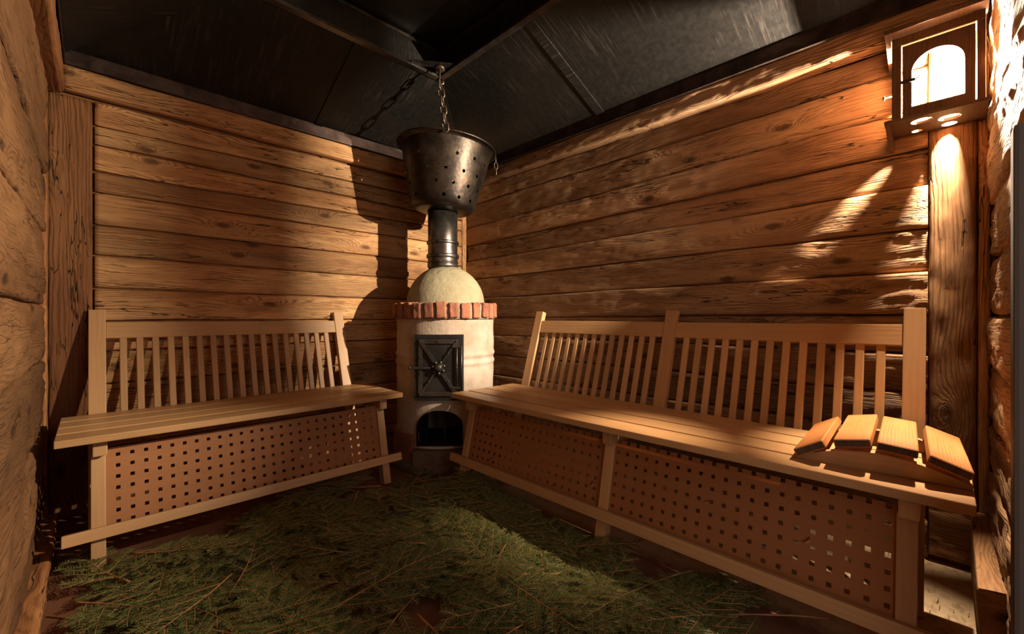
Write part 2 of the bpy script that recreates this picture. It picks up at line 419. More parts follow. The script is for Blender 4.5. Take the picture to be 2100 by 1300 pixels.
# ---- wall behind the two-post bench (faces -y)
bm = new_bm()
zs = [(0, 0), (.125, .12), (.255, .25), (.39, .392), (.53, .525), (.668, .67), (.80, .798), (.94, .925), (1.079, 1.062), (1.208, 1.19), (1.345, 1.335), (1.43, 1.452), (1.545, 1.53), (1.625, 1.64), (1.728, 1.735)]
for i in range(len(zs) - 1):
    plank(bm, (0, AY, 0), (1, 0, 0), (0, -1, 0), .006, AX - .045, zs[i], zs[i + 1], random.uniform(-.004, .003), .0032, seed=10 + i * 3.7, gap=.0032)
vplank(bm, (0, AY, 0), (1, 0, 0), (0, -1, 0), AX - .04, AX, 0, 1.76, .004, .002, seed=3)
struct('wall_back', bm, M['wall_smooth'])
bm = new_bm()
flatbox(bm, (LX - .12, AY + .02, -.02), (AX + .12, AY + .12, 2.0)); struct('wall_back', bm, M['post'])
# ---- wall behind the long bench (faces -x)
bm = new_bm()
# u measured along +y from the lamp post: u0=.034 .. corner
zs = [(0, 0), (.135, .14), (.275, .27), (.415, .41), (.555, .55), (.69, .685), (.826, .808), (.971, .945), (1.117, 1.09), (1.262, 1.224), (1.388, 1.345), (1.525, 1.475), (1.668, 1.643), (1.76, 1.765)]
dep = [0.004, -.004, .006, 0, .006, -.004, .012, .0, .008, -.004, .010, .002, .0]
for i in range(len(zs) - 1):
    plank(bm, (AX, 0, 0), (0, 1, 0), (-1, 0, 0), .036, AY - .004, zs[i], zs[i + 1], dep[i] - .002, .0085, seed=70 + i * 4.1, edge=.010, tw=.006)
# small ledge block fixed behind the long bench
bar(bm, (AX - .015, .30, .690), (AX - .015, .47, .690), .045, .022, bev=.004)
struct('wall_right', bm, M['wall_rough'])
bm = new_bm(); flatbox(bm, (AX + .02, CY - .2, -.02), (AX + .12, AY + .12, 2.0)); struct('wall_right', bm, M['post'])
# post beside the lamp
bm = new_bm()
vplank(bm, (AX, 0, 0), (0, 1, 0), (-1, 0, 0), -.075, .034, .205, 1.80, .012, .0075, seed=31, edge=.012)
vplank(bm, (AX, 0, 0), (0, 1, 0), (-1, 0, 0), -.104, -.077, .13, 1.80, .004, .004, seed=37)
plank(bm, (AX, 0, 0), (0, 1, 0), (-1, 0, 0), -.104, .034, (.02, .02), (.20, .203), .014, .004, seed=39)
struct('trim_1', bm, M['post_pale'])
# dark corner post on the far wall
bm = new_bm()
vplank(bm, (0, AY, 0), (1, 0, 0), (0, -1, 0), -.128, -.001, 0, 1.72, .006, .003, seed=41)
struct('trim_2', bm, M['post'])
# ---- wall close on the camera's other side (faces +x)
bm = new_bm()
zs = [(0, 0), (.17, .14), (.40, .41), (.66, .655), (.862, .862), (1.10, 1.14), (1.42, 1.36), (1.72, 1.72)]
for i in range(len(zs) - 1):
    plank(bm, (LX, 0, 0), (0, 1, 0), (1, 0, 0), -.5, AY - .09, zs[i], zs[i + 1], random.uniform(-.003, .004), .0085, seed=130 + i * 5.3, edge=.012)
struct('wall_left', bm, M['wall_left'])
bm = new_bm(); vplank(bm, (LX, 0, 0), (0, 1, 0), (1, 0, 0), AY - .088, AY - .01, 0, 1.72, .004, .004, seed=44); struct('trim_3', bm, M['post'])
bm = new_bm(); flatbox(bm, (LX - .12, -.5, -.02), (LX - .02, AY + .12, 2.0)); struct('wall_left', bm, M['post'])
bm = new_bm(); plank(bm, (LX, 0, 0), (0, 1, 0), (1, 0, 0), .2, AY - .1, (0, 0), (.06, .06), .035, .006, seed=77, edge=.012, back=.03); struct('baseboard_left', bm, M['post'])
# ---- wall by the lamp (faces +y), ends at the doorway
bm = new_bm()
bk_ = new_bm(); flatbox(bk_, (LX - .12, CY - .14, -.02), (.42, CY - .02, 2.0)); struct('wall_lamp_side', bk_, M['post'])
zs = [(0, 0), (.17, .16), (.33, .34), (.50, .49), (.66, .67), (.82, .82), (.98, 1.0), (1.17, 1.16), (1.36, 1.38), (1.58, 1.56), (1.83, 1.83)]
for i in range(len(zs) - 1):
    plank(bm, (0, CY, 0), (1, 0, 0), (0, 1, 0), 1.12, AX, zs[i], zs[i + 1], random.uniform(-.004, .003), .010, seed=170 + i * 5.3, edge=.016)
struct('wall_lamp_side', bm, M['wall_rough'])
bm = new_bm(); flatbox(bm, (1.12, CY - .14, -.02), (AX + .12, CY - .02, 2.0)); struct('wall_lamp_side', bm, M['post'])
bm = new_bm(); bar(bm, (1.45, CY + .02, 0.10), (1.97, CY + .02, .10), .04, .20, bev=.012, jit=.006); struct('baseboard_lamp_side', bm, M['post_pale'])
bm = new_bm(); bar(bm, (1.085, CY - .035, 0), (1.085, CY - .035, 1.13), .11, .05, up=(1, 0, 0), bev=.006)
bar(bm, (-.13, CY - .09, 1.86), (1.12, CY - .09, 1.86), .10, .10, bev=.004)
o_ = struct('door_1', bm, M['jamb'])
# ---- floor
bm = new_bm()
n_ = 44; vs = [[bm.verts.new((LX - .1 + (AX + .2 - LX) * i / n_, -.6 + (AY + .7) * j / n_, .004 * noise.noise(Vector((i * .3, j * .3, 0))))) for j in range(n_ + 1)] for i in range(n_ + 1)]
for i in range(n_):
    for j in range(n_): f = bm.faces.new((vs[i][j], vs[i + 1][j], vs[i + 1][j + 1], vs[i][j + 1])); f.smooth = True
struct('floor', bm, M['floor'])

# ---- top beams
bm = new_bm(); plank(bm, (0, AY, 0), (1, 0, 0), (0, -1, 0), LX + .045, AX, (1.735, 1.742), (1.838, 1.838), .036, .003, seed=5, edge=.012, back=.0)
struct('trim_4', bm, M['wall_smooth'])
bm = new_bm(); plank(bm, (LX, 0, 0), (0, 1, 0), (1, 0, 0), -.1, AY - .02, (1.70, 1.715), (1.84, 1.84), .046, .004, seed=6, edge=.012, back=.0)
struct('trim_5', bm, M['post'])
bm = new_bm(); plank(bm, (AX, 0, 0), (0, 1, 0), (-1, 0, 0), CY, AY - .04, (1.755, 1.755), (1.852, 1.845), .055, .008, seed=7, edge=.012, back=.0)
struct('trim_6', bm, M['wall_rough'])
bm = new_bm(); plank(bm, (0, CY, 0), (1, 0, 0), (0, 1, 0), -.13, AX, (1.80, 1.80), (1.92, 1.92), .02, .004, seed=8, edge=.012, back=.0)
struct('trim_7', bm, M['post'])

# ---- metal hood
OX0, OX1, OY0, OY1 = LX + .048, AX - .062, CY + .02, AY - .036
IX0, IX1, IY0, IY1, IZ = .42, 1.37, .45, 1.955, 2.125
ZO = 1.893
bm = new_bm(); uv = bm.loops.layers.uv.verify()
outer = [(OX0, OY0, ZO), (OX1, OY0, ZO + .012), (OX1, OY1, ZO + .006), (OX0, OY1, ZO)]
inner = [(IX0, IY0, IZ), (IX1, IY0, IZ), (IX1, IY1, IZ), (IX0, IY1, IZ)]
for k in range(4):
    j = (k + 1) % 4
    vsq = [bm.verts.new(p) for p in (outer[k], outer[j], inner[j], inner[k])]
    f = bm.faces.new(vsq)
    for lp, q in zip(f.loops, ((0, 0), (1, 0), (1, 1), (0, 1))):
        p = lp.vert.co; lp[uv].uv = ((p.x if k % 2 == 0 else p.y), p.z * 2.4)
bmesh.ops.recalc_face_normals(bm, faces=bm.faces[:])
bmesh.ops.solidify(bm, geom=bm.faces[:], thickness=.012)
def slope_b(y, s):   # point on the long-bench side slope, s 0..1
    return Vector((OX1 + (IX1 - OX1) * s, y, ZO + .008 + (IZ - ZO - .008) * s))
def slope_a(x, s):
    return Vector((x, OY1 + (IY1 - OY1) * s, ZO + (IZ - ZO) * s))
for y, w in ((1.285, .05),):
    bar(bm, slope_b(y, 0.01) + Vector((0, 0, -.004)), slope_b(y, .99) + Vector((0, 0, -.004)), w, .005, bev=.0012)
for x in (.885, 1.62):
    if x < 1.3: bar(bm, slope_a(x + .02, 0.01) + Vector((0, 0, -.003)), slope_a(x + .02, .99) + Vector((0, 0, -.003)), .04, .003, bev=.001)
# hip laps
for a, b in zip(outer, inner): bar(bm, Vector(a) + Vector((0, 0, -.002)), Vector(b) + Vector((0, 0, -.002)), .03, .004, bev=.001)
struct('ceiling', bm, M['hood'])
bw = new_bm(); bm = new_bm()   # square smoke shaft above the hood
for (p, q, nrm) in (((IX0, IY1), (IX1, IY1), (0, -1)), ((IX1, IY1), (IX1, IY0), (-1, 0)), ((IX1, IY0), (IX0, IY0), (0, 1)), ((IX0, IY0), (IX0, IY1), (1, 0))):
    nx, ny = nrm
    P, Q = Vector((p[0], p[1], 0)), Vector((q[0], q[1], 0)); N = Vector((nx, ny, 0))
    bar(bw, P + Vector((0, 0, 2.20)) - N * .002, Q + Vector((0, 0, 2.20)) - N * .002, .004, .16, bev=0)
    bar(bm, P + Vector((0, 0, 2.118)) + N * .014, Q + Vector((0, 0, 2.118)) + N * .014, .034, .005, bev=.001)
    bar(bm, P + Vector((0, 0, 2.124)) + N * .029, Q + Vector((0, 0, 2.124)) + N * .029, .004, .012, bev=.001)
    bar(bm, P + Vector((0, 0, 2.262)) + N * .014, Q + Vector((0, 0, 2.262)) + N * .014, .032, .005, bev=.001)
    bar(bm, P + Vector((0, 0, 2.256)) + N * .029, Q + Vector((0, 0, 2.256)) + N * .029, .004, .012, bev=.001)
struct('trim_8', bm, M['pipe'])
bw.verts.ensure_lookup_table(); bar(bw, (1.17, 1.925, 2.128), (1.345, 1.80, 2.128), .045, .005, bev=.001); bar(bw, (1.29, 1.847, 2.131), (1.345, 1.93, 2.131), .03, .005, bev=.001); struct('ceiling', bw, M['hood'])
bm = new_bm(); flatbox(bm, (IX0 - .02, IY0 - .02, 2.275), (IX1 + .02, IY1 + .02, 2.29)); struct('ceiling', bm, M['hood'])
bm = new_bm(); flatbox(bm, (LX - .2, -.6, 2.32), (AX + .2, AY + .2, 2.36)); flatbox(bm, (LX - .12, -.5, 1.82), (LX - .01, AY + .1, 2.34)); flatbox(bm, (LX - .12, AY + .01, 1.82), (AX + .12, AY + .1, 2.34)); flatbox(bm, (AX + .01, -.5, 1.82), (AX + .12, AY + .1, 2.34)); flatbox(bm, (LX - .12, -.3, 1.90), (AX + .1, CY, 2.34)); struct('ceiling', bm, M['post'])
bm = new_bm()   # flashing along the wall tops
bar(bm, (OX0, OY1 - .002, 1.866), (OX1, OY1 - .002, 1.866), .004, .062, bev=.001)
bar(bm, (OX0, OY1 - .006, 1.838), (OX1, OY1 - .006, 1.838), .010, .004, bev=.001)
bar(bm, (OX1, OY1, 1.876), (OX1, OY0, 1.876), .004, .072, bev=.001)
bar(bm, (OX1 - .005, OY1, 1.842), (OX1 - .005, OY0, 1.842), .010, .004, bev=.001)
bar(bm, (OX0 + .002, OY0, 1.868), (OX0 + .002, OY1, 1.868), .004, .06, bev=.001)
bar(bm, (OX0, OY0, 1.90), (OX1, OY0, 1.90), .004, .06, bev=.001)
struct('trim_9', bm, M['strip'])

# ------------------------------------------------------------------ benches
def panel_bm(s0, s1, cols, rows, r0, pitch, hole, slope, y0, z0, z1, thick=.006):
    """perforated board: local x = s, height along the lean"""
    k = math.sqrt(1 + slope * slope)
    xs = [s0]; first = cols
    for c in cols: xs += [c - hole / 2, c + hole / 2]
    xs.append(s1)
    zr = [r0 - pitch * i for i in range(rows)][::-1]
    hs = [z0]
    for z in zr:
        if z - hole / 2 <= z0: hs[-1:] = [z0]; hs += [z + hole / 2]; continue
        hs += [z - hole / 2, z + hole / 2]
    partial = zr[0] - hole / 2 <= z0
    hs.append(z1)
    bm = new_bm(); uv = bm.loops.layers.uv.verify()
    V = [[bm.verts.new((x, y0 + slope * z, z)) for z in hs] for x in xs]
    for i in range(len(xs) - 1):
        for j in range(len(hs) - 1):
            hx = i % 2 == 1
            hz = (j % 2 == 0) if partial else (j % 2 == 1)
            if hx and hz and j < len(hs) - 2: continue
            f = bm.faces.new((V[i][j], V[i + 1][j], V[i + 1][j + 1], V[i][j + 1]))
            for lp in f.loops: lp[uv].uv = (lp.vert.co.x + 3.1, lp.vert.co.z + 7.3)
    bmesh.ops.solidify(bm, geom=bm.faces[:], thickness=-thick)
    return bm
def bench(name, label, loc, rz, L, posts, leg_dx, panel_rows):
    t = thing(name, label, 'bench', loc, rz, 'slatted sauna benches')
    wood_ = M['bench']; sl = .225; rs = .31
    for k in range(4):                        # seat boards
        bm = new_bm(); y = .0505 + k * .1125
        box(bm, (L, .1010, .0235), Matrix.Translation((L / 2, y, .42175)), bev=.004, seg=3)
        obj('seat_board', bm, wood_, t)
    for p in posts:
        bm = new_bm()                         # raking back post down to the floor
        y0 = .446 + rs * (0 - .4335); yt = .446 + rs * (.842 - .4335)
        box(bm, (.842 * math.sqrt(1 + rs * rs), .052, .03), frame((p, (y0 + yt) / 2 + .015, .421), (0, rs, 1), (1, 0, 0)), bev=.003, seg=2)
        obj('back_post', bm, wood_, t)
        bm = new_bm(); q = p + leg_dx         # front leg
        h = .357
        box(bm, (h * math.sqrt(1 + sl * sl), .036, .045), frame((q, -.018 + sl * h / 2 + .0225, h / 2), (0, sl, 1), (1, 0, 0)), bev=.003)
        obj('front_leg', bm, wood_, t)
        bm = new_bm()                         # bearer under the seat
        box(bm, (.40, .036, .052), Matrix.Translation((q + .004, .235, .384)) @ Matrix.Rotation(PI / 2, 4, 'Z'), bev=.004)
        obj('seat_bearer', bm, wood_, t)
    bm = new_bm()                             # foot rail
    y = -.021 + .013
    box(bm, (L - .034, .036, .026), frame((L / 2, y + .004, .120), (1, 0, 0), (0, sl, 1)), bev=.0025)
    obj('foot_rail', bm, wood_, t)
    bm = new_bm()                             # lower back rail, hidden by the seat
    zc = .392
    box(bm, (posts[-1] - posts[0], .05, .02), frame(((posts[0] + posts[-1]) / 2, .446 + rs * (zc - .4335) + .016, zc), (1, 0, 0), (0, rs, 1)), bev=.002)
    obj('lower_rail', bm, wood_, t)
    for a, b in zip(posts, posts[1:]):
        x0, x1 = a + .026, b - .026
        bm = new_bm(); zc = .757
        box(bm, (x1 - x0, .069, .022), frame(((x0 + x1) / 2, .446 + rs * (zc - .4335) + .0155, zc), (1, 0, 0), (0, rs, 1)), bev=.003, seg=3)
        obj('top_rail', bm, wood_, t)
        n = round((x1 - x0) / .0531) - 1
        for k in range(n):
            x = x0 + (x1 - x0) * (k + 1) / (n + 1)
            za, zb = .375, .732; zc = (za + zb) / 2
            bm = new_bm()
            box(bm, ((zb - za) * math.sqrt(1 + rs * rs), .024, .016), frame((x, .446 + rs * (zc - .4335) + .0165, zc), (0, rs, 1), (1, 0, 0)), bev=.005, seg=3)
            obj('back_slat', bm, wood_, t)
        # perforated board between the front legs
        r0, pitch, c0, nc = panel_rows
        xa, xb = a + leg_dx + .018, b + leg_dx - .018
        nc = int((xb - xa - .028) / .0365) + 1
        cols = [(xa + xb) / 2 + (i - (nc - 1) / 2) * .0365 for i in range(nc)]
        bm = panel_bm(xa, xb, cols, 7, r0, pitch, .0112, sl, -.006, .126, .372)
        obj('perforated_panel', bm, M['panel'], t)
    return t
bA = bench('slatted_bench', 'shorter pale slatted sauna bench with two back posts, against the wall beside the stove', (-.086, 1.914, 0), 0, 1.201, (.0995, 1.109), 0.0, (.347, .0355, 0, 0))
bB = bench('slatted_bench', 'long pale slatted sauna bench with three back posts, carrying the wooden headrest', (1.281, 1.7385, 0), -PI / 2, 1.7865, (.088, .8805, 1.6755), .004, (.366, .0362, 0, 0))

# ------------------------------------------------------------------ headrest
hr = thing('headrest', 'arched wooden sauna headrest of four orange slats on the long bench seat', 'headrest', (1.375, .1155, .4335), R(2.5))
HW = .163
def arch_side(x, t_):
    pts = [(-HW, 0), (HW, 0)]
    top = []
    for k in range(13):
        s = HW - 2 * HW * k / 12
        top.append((s, .008 + .052 * math.cos(s / HW * 1.30) - .052 * math.cos(1.30) + .0))
    b = new_bm(); poly_prism(b, pts + top, -t_ / 2, t_ / 2, frame((0, 0, 0), (0, 1, 0), (-1, 0, 0)) if False else Matrix.Translation((x, 0, 0)) @ Matrix.Rotation(PI / 2, 4, 'Z'))
    uvl = b.loops.layers.uv.verify()
    for f in b.faces:
        for lp in f.loops: lp[uvl].uv = (lp.vert.co.y, lp.vert.co.z)
    return b
obj('side_board', arch_side(.018, .022), M['bench'], hr); obj('side_board', arch_side(.30, .022), M['bench'], hr)
for yc, zc, tilt in ((.134, .036, R(30)), (.046, .0675, R(11)), (-.038, .0685, R(-5)), (-.126, .048, R(-20))):
    b = new_bm()
    box(b, (.365, .074, .021), Matrix.Translation((.163, yc, zc)) @ Matrix.Rotation(-tilt, 4, 'X'), bev=.006, seg=3, end_mi=1)
    obj('slat', b, [M['larch'], M['larch_end']], hr)

# ------------------------------------------------------------------ stove
SX, SY = 1.496, 2.077
SR = .281
st = thing('masonry_stove', 'round cream plastered stove with brick rim and iron door in the corner', 'stove', (SX, SY, 0), R(225 + 92))
# local frame: -y faces the room  (world dir 225deg)
def boolean(o, cutter_bm):
    me = bpy.data.meshes.new('cut'); bmesh.ops.recalc_face_normals(cutter_bm, faces=cutter_bm.faces[:]); cutter_bm.to_mesh(me); cutter_bm.free()
    c = bpy.data.objects.new('cut', me); C.objects.link(c); c.matrix_world = o.matrix_world
    par = o.parent; o.parent = None; c.matrix_world = Matrix.Identity(4)
    m = o.modifiers.new('b', 'BOOLEAN'); m.operation = 'DIFFERENCE'; m.object = c; m.solver = 'EXACT'
    bpy.context.view_layer.update()
    dg = bpy.context.evaluated_depsgraph_get()
    res = bpy.data.meshes.new_from_object(o.evaluated_get(dg))
    o.modifiers.clear(); old = o.data; o.data = res; res.name = old.name
    bpy.data.objects.remove(c); bpy.data.meshes.remove(me); bpy.data.meshes.remove(old)
    o.parent = par
bm = new_bm()
prof = [(SR + .004, 0)]
z = .02
while z < .86:
    r = SR + .0015 * math.sin(z * 40)
    for zc, a in ((.605, .009), (.562, .008)): r += a * math.exp(-((z - zc) / .014) ** 2)
    if z < .55: r += .0 * z
    prof.append((r, z)); z += .0085
prof += [(SR, .862)]
lathe(bm, prof, 96)
for v in bm.verts:
    if v.co.xy.length > .1:
        k = 1 + .004 * noise.noise(v.co * 9) / SR * .9 + .006 * noise.noise(v.co * 3)
        v.co.x *= k; v.co.y *= k
body = obj('stove_body', bm, M['plaster'], st)
cut = new_bm()
def arch(w, z0, zs_, n=16):
    pts = [(-w, z0), (w, z0), (w, zs_)]
    for k in range(1, n): pts.append((w * math.cos(PI * k / n), zs_ + w * .72 * math.sin(PI * k / n)))
    pts.append((-w, zs_)); return pts
poly_prism(cut, arch(.122, .128, .232), -.40, .10)
boolean(body, cut)
for p in body.data.polygons: p.use_smooth = False
bm = new_bm()
poly_prism(bm, arch(.1212, .1288, .2315), -.272, .10)
for f in [f for f in bm.faces if f.calc_center_median().y < -.26]: bm.faces.remove(f)
obj('fire_chamber', bm, M['soot'], st)
bm = new_bm(); bar(bm, (.01, -.12, .13), (.01, -.12, .31), .03, .012, up=(1, 0, 0), bev=.002); obj('grate_bar', bm, M['iron'], st)
# dome
bm = new_bm()
pr = [(.232, .885)]
for k in range(0, 25):
    a = PI / 2 * k / 24; pr.append((max(.0, .228 * math.cos(a)), .888 + .229 * math.sin(a)))
lathe(bm, pr, 96, cap=False)
for v in bm.verts: v.co += v.co.normalized() * .0022 * noise.noise(v.co * 40)
obj('dome', bm, M['dome'], st)
# brick rim
bm = new_bm()
lathe(bm, [(.20, .802), (.288, .802), (.292, .81), (.292, .878), (.284, .890), (.20, .892)], 96)
for f in bm.faces: f.material_index = 1
NB = 28
for k in range(NB):
    a = 2 * PI * k / NB + .04
    r_ = .268 + random.uniform(-.003, .004)
    b2 = new_bm()
    hh = .083 + random.uniform(-.006, .005); ww = .050 + random.uniform(-.005, .004)
    box(b2, (.072, ww, hh), None, bev=.009, seg=3)
    bmesh.ops.subdivide_edges(b2, edges=[e for e in b2.edges if e.calc_length() > .02], cuts=4, use_grid_fill=True)
    sd = random.uniform(0, 99)
    for v in b2.verts:
        v.co += Vector((noise.noise(v.co * 60 + Vector((sd, 0, 0))), noise.noise(v.co * 60 + Vector((0, sd, 0))), noise.noise(v.co * 60 + Vector((0, 0, sd))))) * .0035
    for f in b2.faces: f.smooth = True
    add_bm(bm, b2, Matrix.Rotation(a, 4, 'Z') @ Matrix.Translation((r_, 0, .850 + random.uniform(-.003, .003))) @ Matrix.Rotation(random.uniform(-.06, .06), 4, 'X'))
obj('brick_rim', bm, [M['brick'], M['mortar']], st)
# brick footing, left and right of the opening, and hearth slabs
for nm, a0, a1 in (('brick_footing', -PI / 2 + .52, -PI / 2 + 1.45), ('brick_footing', -PI / 2 - 1.45, -PI / 2 - .52)):
    bm = new_bm(); seg = 12; pts = []
    for k in range(seg + 1): a = a0 + (a1 - a0) * k / seg; pts.append((.300 * math.cos(a), .300 * math.sin(a)))
    for k in range(seg + 1): a = a1 + (a0 - a1) * k / seg; pts.append((.24 * math.cos(a), .24 * math.sin(a)))
    lo = [bm.verts.new((x, y, 0)) for x, y in pts]; hi = [bm.verts.new((x, y, .185 + .004 * math.sin(i * 2.1))) for i, (x, y) in enumerate(pts)]
    n = len(pts)
    for k in range(n): bm.faces.new((lo[k], lo[(k + 1) % n], hi[(k + 1) % n], hi[k]))
    bm.faces.new(lo[::-1]); bm.faces.new(hi); bmesh.ops.recalc_face_normals(bm, faces=bm.faces[:])
    obj(nm, bm, M['brick'], st)
bm = new_bm(); box(bm, (.27, .09, .115), Matrix.Translation((0, -.262, .0575)), bev=.01, seg=2, jit=.003); obj('hearth_slab', bm, M['stone'], st)
bm = new_bm(); lathe(bm, [(.335, 0), (.34, .03), (.33, .045), (.0, .05)], 48, cap=False); obj('plinth', bm, M['stone'], st)
# iron door
DZ0, DZ1, DW = .376, .722, .128
yf = -.298
bm = new_bm()
poly_prism(bm, [(-DW, DZ0), (DW, DZ0), (DW, DZ1), (-DW, DZ1)], yf, -.24, hole=[(-DW + .02, DZ0 + .02), (DW - .02, DZ0 + .02), (DW - .02, DZ1 - .02), (-DW + .02, DZ1 - .02)])
obj('door_frame', bm, M['iron'], st)
bm = new_bm(); cx, cz = 0, (DZ0 + DZ1) / 2
W2, H2 = DW - .022, (DZ1 - DZ0) / 2 - .022
box(bm, (2 * W2, .006, 2 * H2), Matrix.Translation((cx, yf + .004, cz)), bev=.001)
door = obj('door', bm, M['iron'], st)
bm = new_bm()
ybr = yf - .004
for zz in (cz - H2 + .013, cz + H2 - .013): box(bm, (2 * W2, .006, .024), Matrix.Translation((0, ybr, zz)), bev=.0015)
for xx in (-W2 + .011, W2 - .011): box(bm, (2 * H2, .0062, .022), Matrix.Translation((xx, ybr, cz)) @ Matrix.Rotation(PI / 2, 4, 'Y'), bev=.0015)
obj('edge_strap', bm, M['iron_edge'], door)
for sgn in (1, -1):
    bm = new_bm()
    p = Vector((-sgn * (W2 - .012), ybr - .005, cz + H2 - .012)); q = Vector((sgn * (W2 - .012), ybr - .005, cz - H2 + .012))
    box(bm, ((q - p).length, .006 if sgn > 0 else .004, .019 if sgn > 0 else .011), frame((p + q) / 2 + Vector((0, 0 if sgn > 0 else .003, 0)), q - p, (0, 1, 0)), bev=.0015)
    obj('diagonal_strap', bm, M['iron_edge'], door)
bm = new_bm()
rot = Matrix.Translation((0, ybr - .004, cz)) @ Matrix.Rotation(PI / 2, 4, 'X')
lathe(bm, [(.0, .0), (.030, .0), (.030, .006), (.020, .012), (.018, .02), (.012, .024), (.0, .024)], 24, rot)
for k in range(7):
    a = 2 * PI * k / 7 + .3; b2 = new_bm(); bmesh.ops.create_uvsphere(b2, u_segments=12, v_segments=8, radius=.0105)
    for f in b2.faces: f.smooth = True
    add_bm(bm, b2, Matrix.Translation((.029 * math.cos(a), ybr - .006, cz + .029 * math.sin(a))))
obj('rosette_knob', bm, M['iron_edge'], door)
bm = new_bm()
riv = [(-W2 + .012, cz + H2 - .012), (W2 - .012, cz + H2 - .012), (-W2 + .012, cz - H2 + .012), (0, cz + H2 - .012), (-W2 + .012, cz + .055), (-W2 + .012, cz - .03), (-.055, cz + .075), (.05, cz + .075), (-.05, cz - .07), (.05, cz - .07), (-.052, cz + .002), (W2 - .012, cz), (W2 - .03, cz + .11), (W2 - .03, cz - .105)]
for x, zz in riv:
    bm = new_bm()
    b2 = new_bm(); bmesh.ops.create_uvsphere(b2, u_segments=10, v_segments=6, radius=.0042)
    for f in b2.faces: f.smooth = True
    add_bm(bm, b2, Matrix.Translation((x, ybr - .009, zz)))
    obj('rivet', bm, M['iron_edge'], door)
bm = new_bm(); xh = DW - .008
tube(bm, [(xh, yf - .012, cz - .115), (xh, yf - .012, cz + .118)], .0052, 12)
tube(bm, [(xh - .024, yf - .010, cz - .115), (xh - .024, yf - .010, cz + .115)], .0042, 10)
for zz in (cz - .105, cz + .112): box(bm, (.05, .010, .012), Matrix.Translation((xh - .022, yf - .010, zz)), bev=.002)
obj('hinge', bm, M['iron_edge'], st)
bm = new_bm()
box(bm, (.085, .006, .012), Matrix.Translation((-W2 + .022, ybr - .008, cz)), bev=.0015)
box(bm, (.026, .012, .014), Matrix.Translation((-DW - .006, yf - .010, cz)), bev=.002)
b2 = new_bm(); bmesh.ops.create_uvsphere(b2, u_segments=12, v_segments=8, radius=.008); add_bm(bm, b2, Matrix.Translation((-DW - .022, yf - .012, cz)))
obj('latch', bm, M['iron_edge'], door)

# ------------------------------------------------------------------ stove pipe
PX, PY = 1.484, 2.0915
pp = thing('stove_pipe', 'dark steel stove pipe with ring collars rising from the dome', 'pipe', (PX, PY, 1.095))
bm = new_bm(); lathe(bm, [(.085, 0), (.085, .02), (.0875, .03), (.087, .075), (.0865, .16), (.087, .37)], 48); obj('pipe_tube', bm, M['pipe'], pp)
for z0, z1, r_ in ((.012, .034, .090), (.038, .046, .0925), (.066, .088, .0955), (.148, .166, .0945)):
    bm = new_bm(); lathe(bm, [(.086, z0), (r_ - .002, z0), (r_, z0 + .003), (r_, z1 - .003), (r_ - .002, z1), (.086, z1)], 48)
    b2 = new_bm(); box(b2, (.014, .016, .014), Matrix.Translation((-r_ * .72, -r_ * .72, (z0 + z1) / 2)) @ Matrix.Rotation(PI / 4, 4, 'Z'), bev=.002); add_bm(bm, b2)
    obj('pipe_collar', bm, M['pipe'], pp)

# ------------------------------------------------------------------ hanging perforated bucket
bk = thing('hanging_bucket', 'large dark hammered iron bucket with punched holes hanging over the stove pipe', 'bucket', (1.480, 2.094, 1.436))
vd = Vector((-.581, -.814, 0))                    # towards the viewer side of the room
tilt = Matrix.Rotation(R(-4.5), 4, vd)           # hangs a little crooked
def bprof(off=0.0):
    base = [(.088, .0), (.15, .003), (.176, .013), (.190, .034), (.200, .07), (.216, .14), (.232, .21), (.247, .28), (.259, .345), (.262, .362), (.275, .370), (.287, .374)]
    return base
outerp = bprof()
innerp = [(r - .004 if i < 10 else r, z + .004) for i, (r, z) in enumerate(outerp)][::-1]
bm = new_bm(); lathe(bm, outerp + innerp + [outerp[0]], 72, cap=False)
bmesh.ops.remove_doubles(bm, verts=bm.verts[:], dist=1e-5)
bmesh.ops.recalc_face_normals(bm, faces=bm.faces[:])
for v in bm.verts:
    a = math.atan2(v.co.y, v.co.x); k = 1 + .006 * noise.noise(Vector((math.cos(a) * 2, math.sin(a) * 2, v.co.z * 9)))
    v.co.x *= k; v.co.y *= k
bucket = obj('bucket_shell', bm, M['bucket'])
cut = new_bm()
va = math.atan2(vd.y, vd.x)
for row, zz in enumerate((.055, .125, .195, .275)):
    for k in range(14):
        a = va + 2 * PI * (k + (.5 if row % 2 else 0)) / 14 + .03
        b2 = new_bm(); bmesh.ops.create_cone(b2, cap_ends=True, segments=12, radius1=.0098, radius2=.0098, depth=.09)
        add_bm(cut, b2, Matrix.Rotation(a, 4, 'Z') @ Matrix.Translation((.225, 0, zz)) @ Matrix.Rotation(PI / 2, 4, 'Y'))
boolean(bucket, cut)
bucket.parent = bk; bucket.matrix_local = tilt
for p in bucket.data.polygons: p.use_smooth = True
try: bucket.data.set_sharp_from_angle(angle=R(40))
except Exception: pass
bm = new_bm()
tube(bm, [(.288 * math.cos(2 * PI * k / 64), .288 * math.sin(2 * PI * k / 64), .374) for k in range(64)], .0062, 8, closed=True)
rim = obj('rim', bm, M['bucket'], bk); rim.matrix_local = tilt

